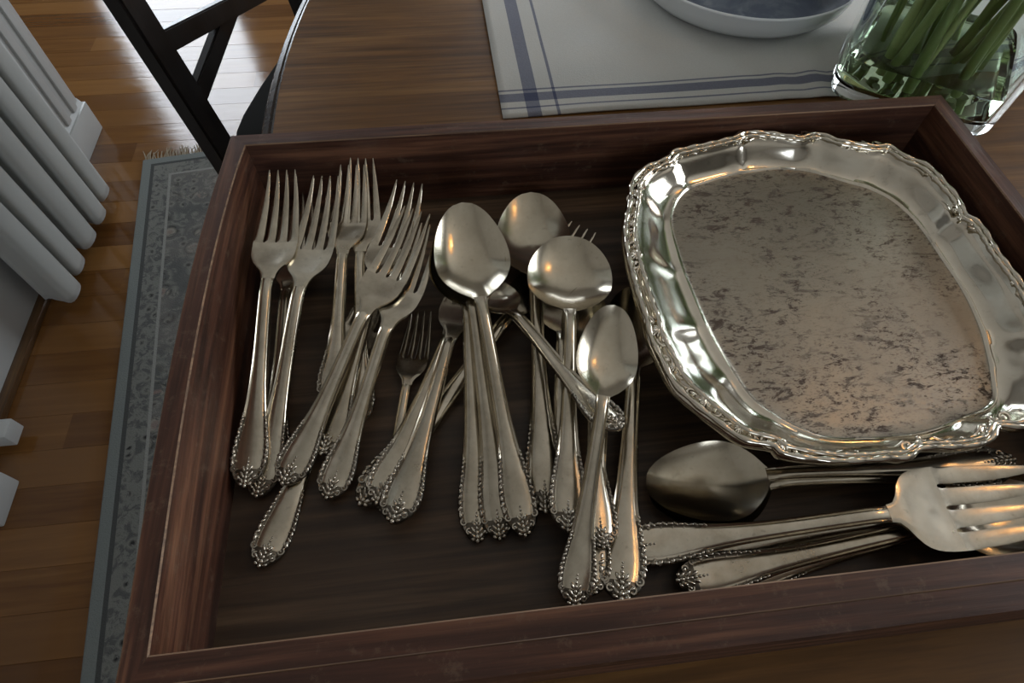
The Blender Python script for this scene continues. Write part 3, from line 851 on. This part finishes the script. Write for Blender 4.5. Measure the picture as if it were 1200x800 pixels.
        for k, (ang, ln) in enumerate(((.25, .0058), (.62, .0050), (1.0, .0040))):
            blob(V, F, (-.0035+ln*.55*math.cos(ang), sd*ln*.55*math.sin(ang), .0016), ln*.55, .00075, .0011, sd*ang, nu=8)
    blob(V, F, (-.0002, 0, .0018), .0034, .0008, .0012); blob(V, F, (-.0042, 0, .0016), .0013, .0016, .0012)
    scr = mesh_vf('rim_scroll', V, F, M['tray'], 60)
    for c in cusp:
        o = obj('rim_scroll', scr, r); rr = ri(c)+(ro(c)-ri(c))*.87
        o.location = (rr*math.cos(c), rr*math.sin(c), FZT-FL+.0116); o.rotation_euler.z = c; o.scale = (.85, .85, .9)
    extra = [.5*(a+b) for a, b in zip(sorted(cusp), sorted(cusp)[1:])]
    for c in extra:
        o = obj('rim_scroll', scr, r); rr = ri(c)+(ro(c)-ri(c))*.86
        o.location = (rr*math.cos(c), rr*math.sin(c), FZT-FL+.0116); o.rotation_euler.z = c; o.scale = (.6, .7, .8)
    V, F = [], []; loft(V, F, [[(rd*math.cos(2*math.pi*i/14), rd*math.sin(2*math.pi*i/14), z) for i in range(14)] for rd, z in ((.003,0),(.0055,.001),(.006,.003),(.004,.007),(.003,.013),(.005,.019),(.007,FZT-FL-.0012))])
    ft = mesh_vf('foot', V, F, M['tray'], 50)
    for a in (.75, 2.45, -2.35, -.8):
        o = obj('foot', ft, r); o.location = (ri(a)*.9*math.cos(a), ri(a)*.9*math.sin(a), 0)
    prop(r, 'large scalloped silver tray with a spotted worn centre in the drawer', 'tray')
tray()

# =====================================================================
# FLATWARE: one mesh set per kind, every piece its own thing
# =====================================================================
SETS = {}
for kn, K in KINDS.items():
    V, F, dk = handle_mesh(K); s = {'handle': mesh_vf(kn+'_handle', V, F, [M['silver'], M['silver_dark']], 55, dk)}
    V, F = ornament_mesh(K); s['ornament'] = mesh_vf(kn+'_ornament', V, F, M['silver_orn'], 60)
    if K.head == 'fork':
        V, F = fork_body(K); s['head'] = mesh_vf(kn+'_head', V, F, M['silver'], 50)
        s['tines'] = []
        for i in range(4): V, F = fork_tine(K, i); s['tines'].append(mesh_vf(kn+'_tine', V, F, M['silver'], 50))
    else:
        V, F = bowl_mesh(K); s['bowl'] = mesh_vf(kn+'_bowl', V, F, M['bowl'], 60)
    SETS[kn] = s
POSES = [
 ('MF', 'salad_fork', (0.06800, -0.19646, 0.75999), (0.77065, -0.00151, 0.00182, 0.63726), 0.6952),
 ('F0', 'dinner_fork', (0.01560, -0.21454, 0.76070), (0.81415, 0.04734, 0.03690, 0.57755), 0.8866),
 ('F2', 'dinner_fork', (0.01499, -0.17888, 0.75916), (0.71436, 0.01486, -0.01517, 0.69946), 0.9393),
 ('F5', 'dinner_fork', (0.05602, -0.15183, 0.76132), (0.71041, 0.09553, -0.04137, 0.69605), 0.8152),
 ('F5b', 'salad_fork', (0.04290, -0.14048, 0.76523), (0.73708, 0.06478, -0.07138, 0.66889), 0.8699),
 ('F4a', 'salad_fork', (0.04022, -0.16712, 0.76364), (0.80709, 0.04945, -0.06829, 0.58437), 0.9817),
 ('F3', 'dinner_fork', (0.01190, -0.18341, 0.76109), (0.76704, 0.03784, -0.09207, 0.63383), 0.9087),
 ('F1', 'dinner_fork', (0.00701, -0.17929, 0.76432), (0.72733, 0.05825, -0.06221, 0.68097), 0.9080),
 ('F4c', 'salad_fork', (0.04333, -0.18783, 0.76215), (0.82360, 0.05767, -0.08515, 0.55777), 0.9194),
 ('F4b', 'salad_fork', (0.02365, -0.17969, 0.76417), (0.84857, 0.07818, -0.07161, 0.51836), 0.9562),
 ('G', 'dinner_fork', (0.05795, -0.19297, 0.76194), (0.90566, -0.00326, 0.00696, 0.42394), 1.0608),
 ('M2', 'salad_fork', (0.06545, -0.19416, 0.76494), (0.83279, 0.04786, 0.05449, 0.54882), 1.0052),
 ('M3', 'salad_fork', (0.07354, -0.20447, 0.76814), (0.81142, -0.04999, -0.01606, 0.58210), 1.0398),
 ('R5', 'serving_spoon', (0.21301, -0.24057, 0.75973), (0.99883, 0.00028, -0.00592, 0.04804), 0.7887),
 ('R4', 'serving_spoon', (0.20483, -0.22650, 0.76222), (0.99493, 0.09984, -0.00360, 0.01165), 0.8206),
 ('R3', 'serving_spoon', (0.19096, -0.23977, 0.76343), (0.99896, -0.02445, -0.01531, 0.03519), 0.8677),
 ('R1b', 'tablespoon', (0.35101, -0.21038, 0.77504), (0.02629, -0.04654, 0.00123, 0.99857), 0.8887),
 ('R1', 'tablespoon', (0.35114, -0.20816, 0.77758), (0.02874, -0.04513, 0.00130, 0.99857), 0.8954),
 ('R2', 'serving_fork', (0.17061, -0.22405, 0.76550), (0.99891, 0.02977, -0.03576, -0.00380), 0.8653),
 ('K2', 'teaspoon', (0.16467, -0.24621, 0.76977), (0.79423, -0.04251, 0.00628, 0.60609), 1.1077),
 ('C7', 'teaspoon', (0.15283, -0.24217, 0.76929), (0.78809, -0.00010, 0.00013, 0.61556), 0.9034),
 ('C6', 'teaspoon', (0.14589, -0.20638, 0.76105), (0.76726, -0.08303, -0.09503, 0.62880), 0.9368),
 ('C4', 'teaspoon', (0.16039, -0.22500, 0.77197), (0.74105, 0.08076, 0.05935, 0.66393), 0.8880),
 ('C1', 'tablespoon', (0.14044, -0.20570, 0.76396), (0.73893, -0.01564, -0.01993, 0.67331), 1.0499),
 ('C2', 'soup_spoon', (0.14739, -0.21699, 0.77394), (0.76082, 0.01978, -0.02321, 0.64825), 0.9318),
 ('D', 'teaspoon', (0.17398, -0.18215, 0.79349), (0.52470, -0.04811, 0.15754, 0.83520), 0.8852),
 ('S3', 'tablespoon', (0.10885, -0.21332, 0.75909), (0.71298, 0.10082, -0.03325, 0.69310), 0.9115),
 ('S2', 'tablespoon', (0.11930, -0.21368, 0.76095), (0.69996, 0.03039, -0.11305, 0.70453), 0.9136),
 ('S1', 'tablespoon', (0.12995, -0.21406, 0.76362), (0.67059, 0.07826, -0.07148, 0.73422), 0.9171),
 ('C3', 'teaspoon', (0.14505, -0.24516, 0.77106), (0.79086, 0.10439, -0.08193, 0.59743), 0.8623),
]
INFO = {
 'F0': ('dinner_fork', 'silver fork under the pile, its ornate tail reaching nearest the front left corner', 'fork', 'forks in the left pile'),
 'F2': ('dinner_fork', 'mostly hidden silver fork lying under the leftmost fork', 'fork', 'forks in the left pile'),
 'F5': ('dinner_fork', 'silver fork with upright tines reaching highest up the back board', 'fork', 'forks in the left pile'),
 'F5b': ('salad_fork', 'silver fork mostly hidden behind the fork whose tines reach highest', 'fork', 'forks in the left pile'),
 'F4a': ('salad_fork', 'silver fork leaning right, just behind the topmost leaning fork', 'fork', 'forks in the left pile'),
 'F3': ('dinner_fork', 'silver fork facing forward on top, second from the left side of the drawer', 'fork', 'forks in the left pile'),
 'F1': ('dinner_fork', 'dark silver fork closest to the left side of the drawer', 'fork', 'forks in the left pile'),
 'F4c': ('salad_fork', 'silver fork leaning right, mostly under the topmost leaning fork', 'fork', 'forks in the left pile'),
 'F4b': ('salad_fork', 'topmost silver fork of the pile, tines leaning right beside the big spoon', 'fork', 'forks in the left pile'),
 'MF': ('salad_fork', 'small silver fork lying alone on the drawer bottom below the big spoon', 'fork', None),
 'G': ('dinner_fork', 'silver fork lying diagonally under the spoons, its tine tips behind the round spoon', 'fork', 'handles fanned out left of centre'),
 'M2': ('salad_fork', 'silver fork whose handle is the middle one fanned out below the big spoon', 'fork', 'handles fanned out left of centre'),
 'M3': ('salad_fork', 'silver fork whose handle is the rightmost one fanned out below the big spoon', 'fork', 'handles fanned out left of centre'),
 'C6': ('teaspoon', 'silver teaspoon under the round spoon, its short handle end darkest', 'spoon', 'spoons in the middle pile'),
 'C7': ('teaspoon', 'silver teaspoon deep under the front spoons, its dark tail between two long handles', 'spoon', 'spoons in the middle pile'),
 'C4': ('teaspoon', 'silver teaspoon half hidden under the handle of the front small spoon', 'spoon', 'spoons in the middle pile'),
 'C1': ('tablespoon', 'oval silver tablespoon at the back of the middle pile', 'spoon', 'spoons in the middle pile'),
 'C2': ('soup_spoon', 'round bowled silver soup spoon in the middle of the drawer', 'spoon', 'spoons in the middle pile'),
 'D': ('teaspoon', 'silver spoon lying crosswise, its dark handle slanting over the other handles', 'spoon', 'spoons in the middle pile'),
 'S3': ('tablespoon', 'lowest of the three nested silver tablespoons', 'spoon', 'nested tablespoons'),
 'S2': ('tablespoon', 'middle one of the three nested silver tablespoons', 'spoon', 'nested tablespoons'),
 'S1': ('tablespoon', 'big oval silver tablespoon on top of the nested ones beside the forks', 'spoon', 'nested tablespoons'),
 'K2': ('teaspoon', 'silver teaspoon with its bowl under the tray edge, handle to the front board', 'spoon', 'spoons in the middle pile'),
 'C3': ('teaspoon', 'small bright silver teaspoon lying on top nearest the tray', 'spoon', 'spoons in the middle pile'),
 'R5': ('serving_spoon', 'silver spoon hidden lowest beneath the serving fork by the front board', 'spoon', 'serving pieces along the front board'),
 'R4': ('serving_spoon', 'silver spoon whose handle lies just under the serving fork handle', 'spoon', 'serving pieces along the front board'),
 'R3': ('serving_spoon', 'silver serving spoon with a broad ornate handle end against the front board', 'spoon', 'serving pieces along the front board'),
 'R1b': ('tablespoon', 'lower of the two stacked silver spoons below the tray', 'spoon', 'spoons lying crosswise below the tray'),
 'R1': ('tablespoon', 'upper of the two stacked silver spoons below the tray, bowl to the left', 'spoon', 'spoons lying crosswise below the tray'),
 'R2': ('serving_fork', 'wide silver serving fork with four broad tines at the lower right', 'fork', None),
}
for key, kn, loc, qt, scl in POSES:
    nm, lab, cat, grp = INFO[key]; s = SETS[kn]
    r = empty(nm, loc); r.rotation_mode = 'QUATERNION'; r.rotation_quaternion = qt; r.scale = (scl, scl, scl)
    prop(r, lab, cat, grp)
    h = obj('handle', s['handle'], r); obj('ornament', s['ornament'], h)
    if 'head' in s:
        obj('head', s['head'], r)
        for t in s['tines']: obj('tine', t, r)
    else: obj('bowl', s['bowl'], r)

# ---------- unseen pendant lamp, added for warm light and reflections in the silver ----------
def lamp():
    r = empty('added_pendant_lamp', (.95, .1, 1.75))
    shade = N('lamp_shade'); shade.set((.75,.62,.42), .6)
    me = lathe('lamp_shade', [(.16,0),(.162,.001),(.10,.16),(.098,.16)], shade.m, 40)
    V, F = [], []
    prof = [(.16,0),(.10,.16),(.098,.16),(.158,0)]
    for rd, z in prof:
        for i in range(40): a = 2*math.pi*i/40; V.append((rd*math.cos(a), rd*math.sin(a), z))
    for j in range(4):
        for i in range(40): k = (i+1) % 40; j2 = (j+1) % 4; F.append((j*40+i, j*40+k, j2*40+k, j2*40+i))
    obj('lamp_shade', mesh_vf('lamp_shade', V, F, shade.m, 60), r)
    V, F = [], []; tube(V, F, [(0,0,.10),(0,0,.85)], .004, 8); obj('cord', mesh_vf('cord', V, F, M['chair'], 60), r)
    em = N('warm_bulb'); em.b.inputs['Emission Color'].default_value = (1, .55, .22, 1); em.b.inputs['Emission Strength'].default_value = 22
    V, F = [], []; blob(V, F, (0,0,.06), .03, .03, .04, nu=14, nv=8); obj('bulb', mesh_vf('bulb', V, F, em.m, 60), r)
    prop(r, 'unseen pendant lamp with a fabric shade, added over the table for warm light', 'lamp')
lamp()
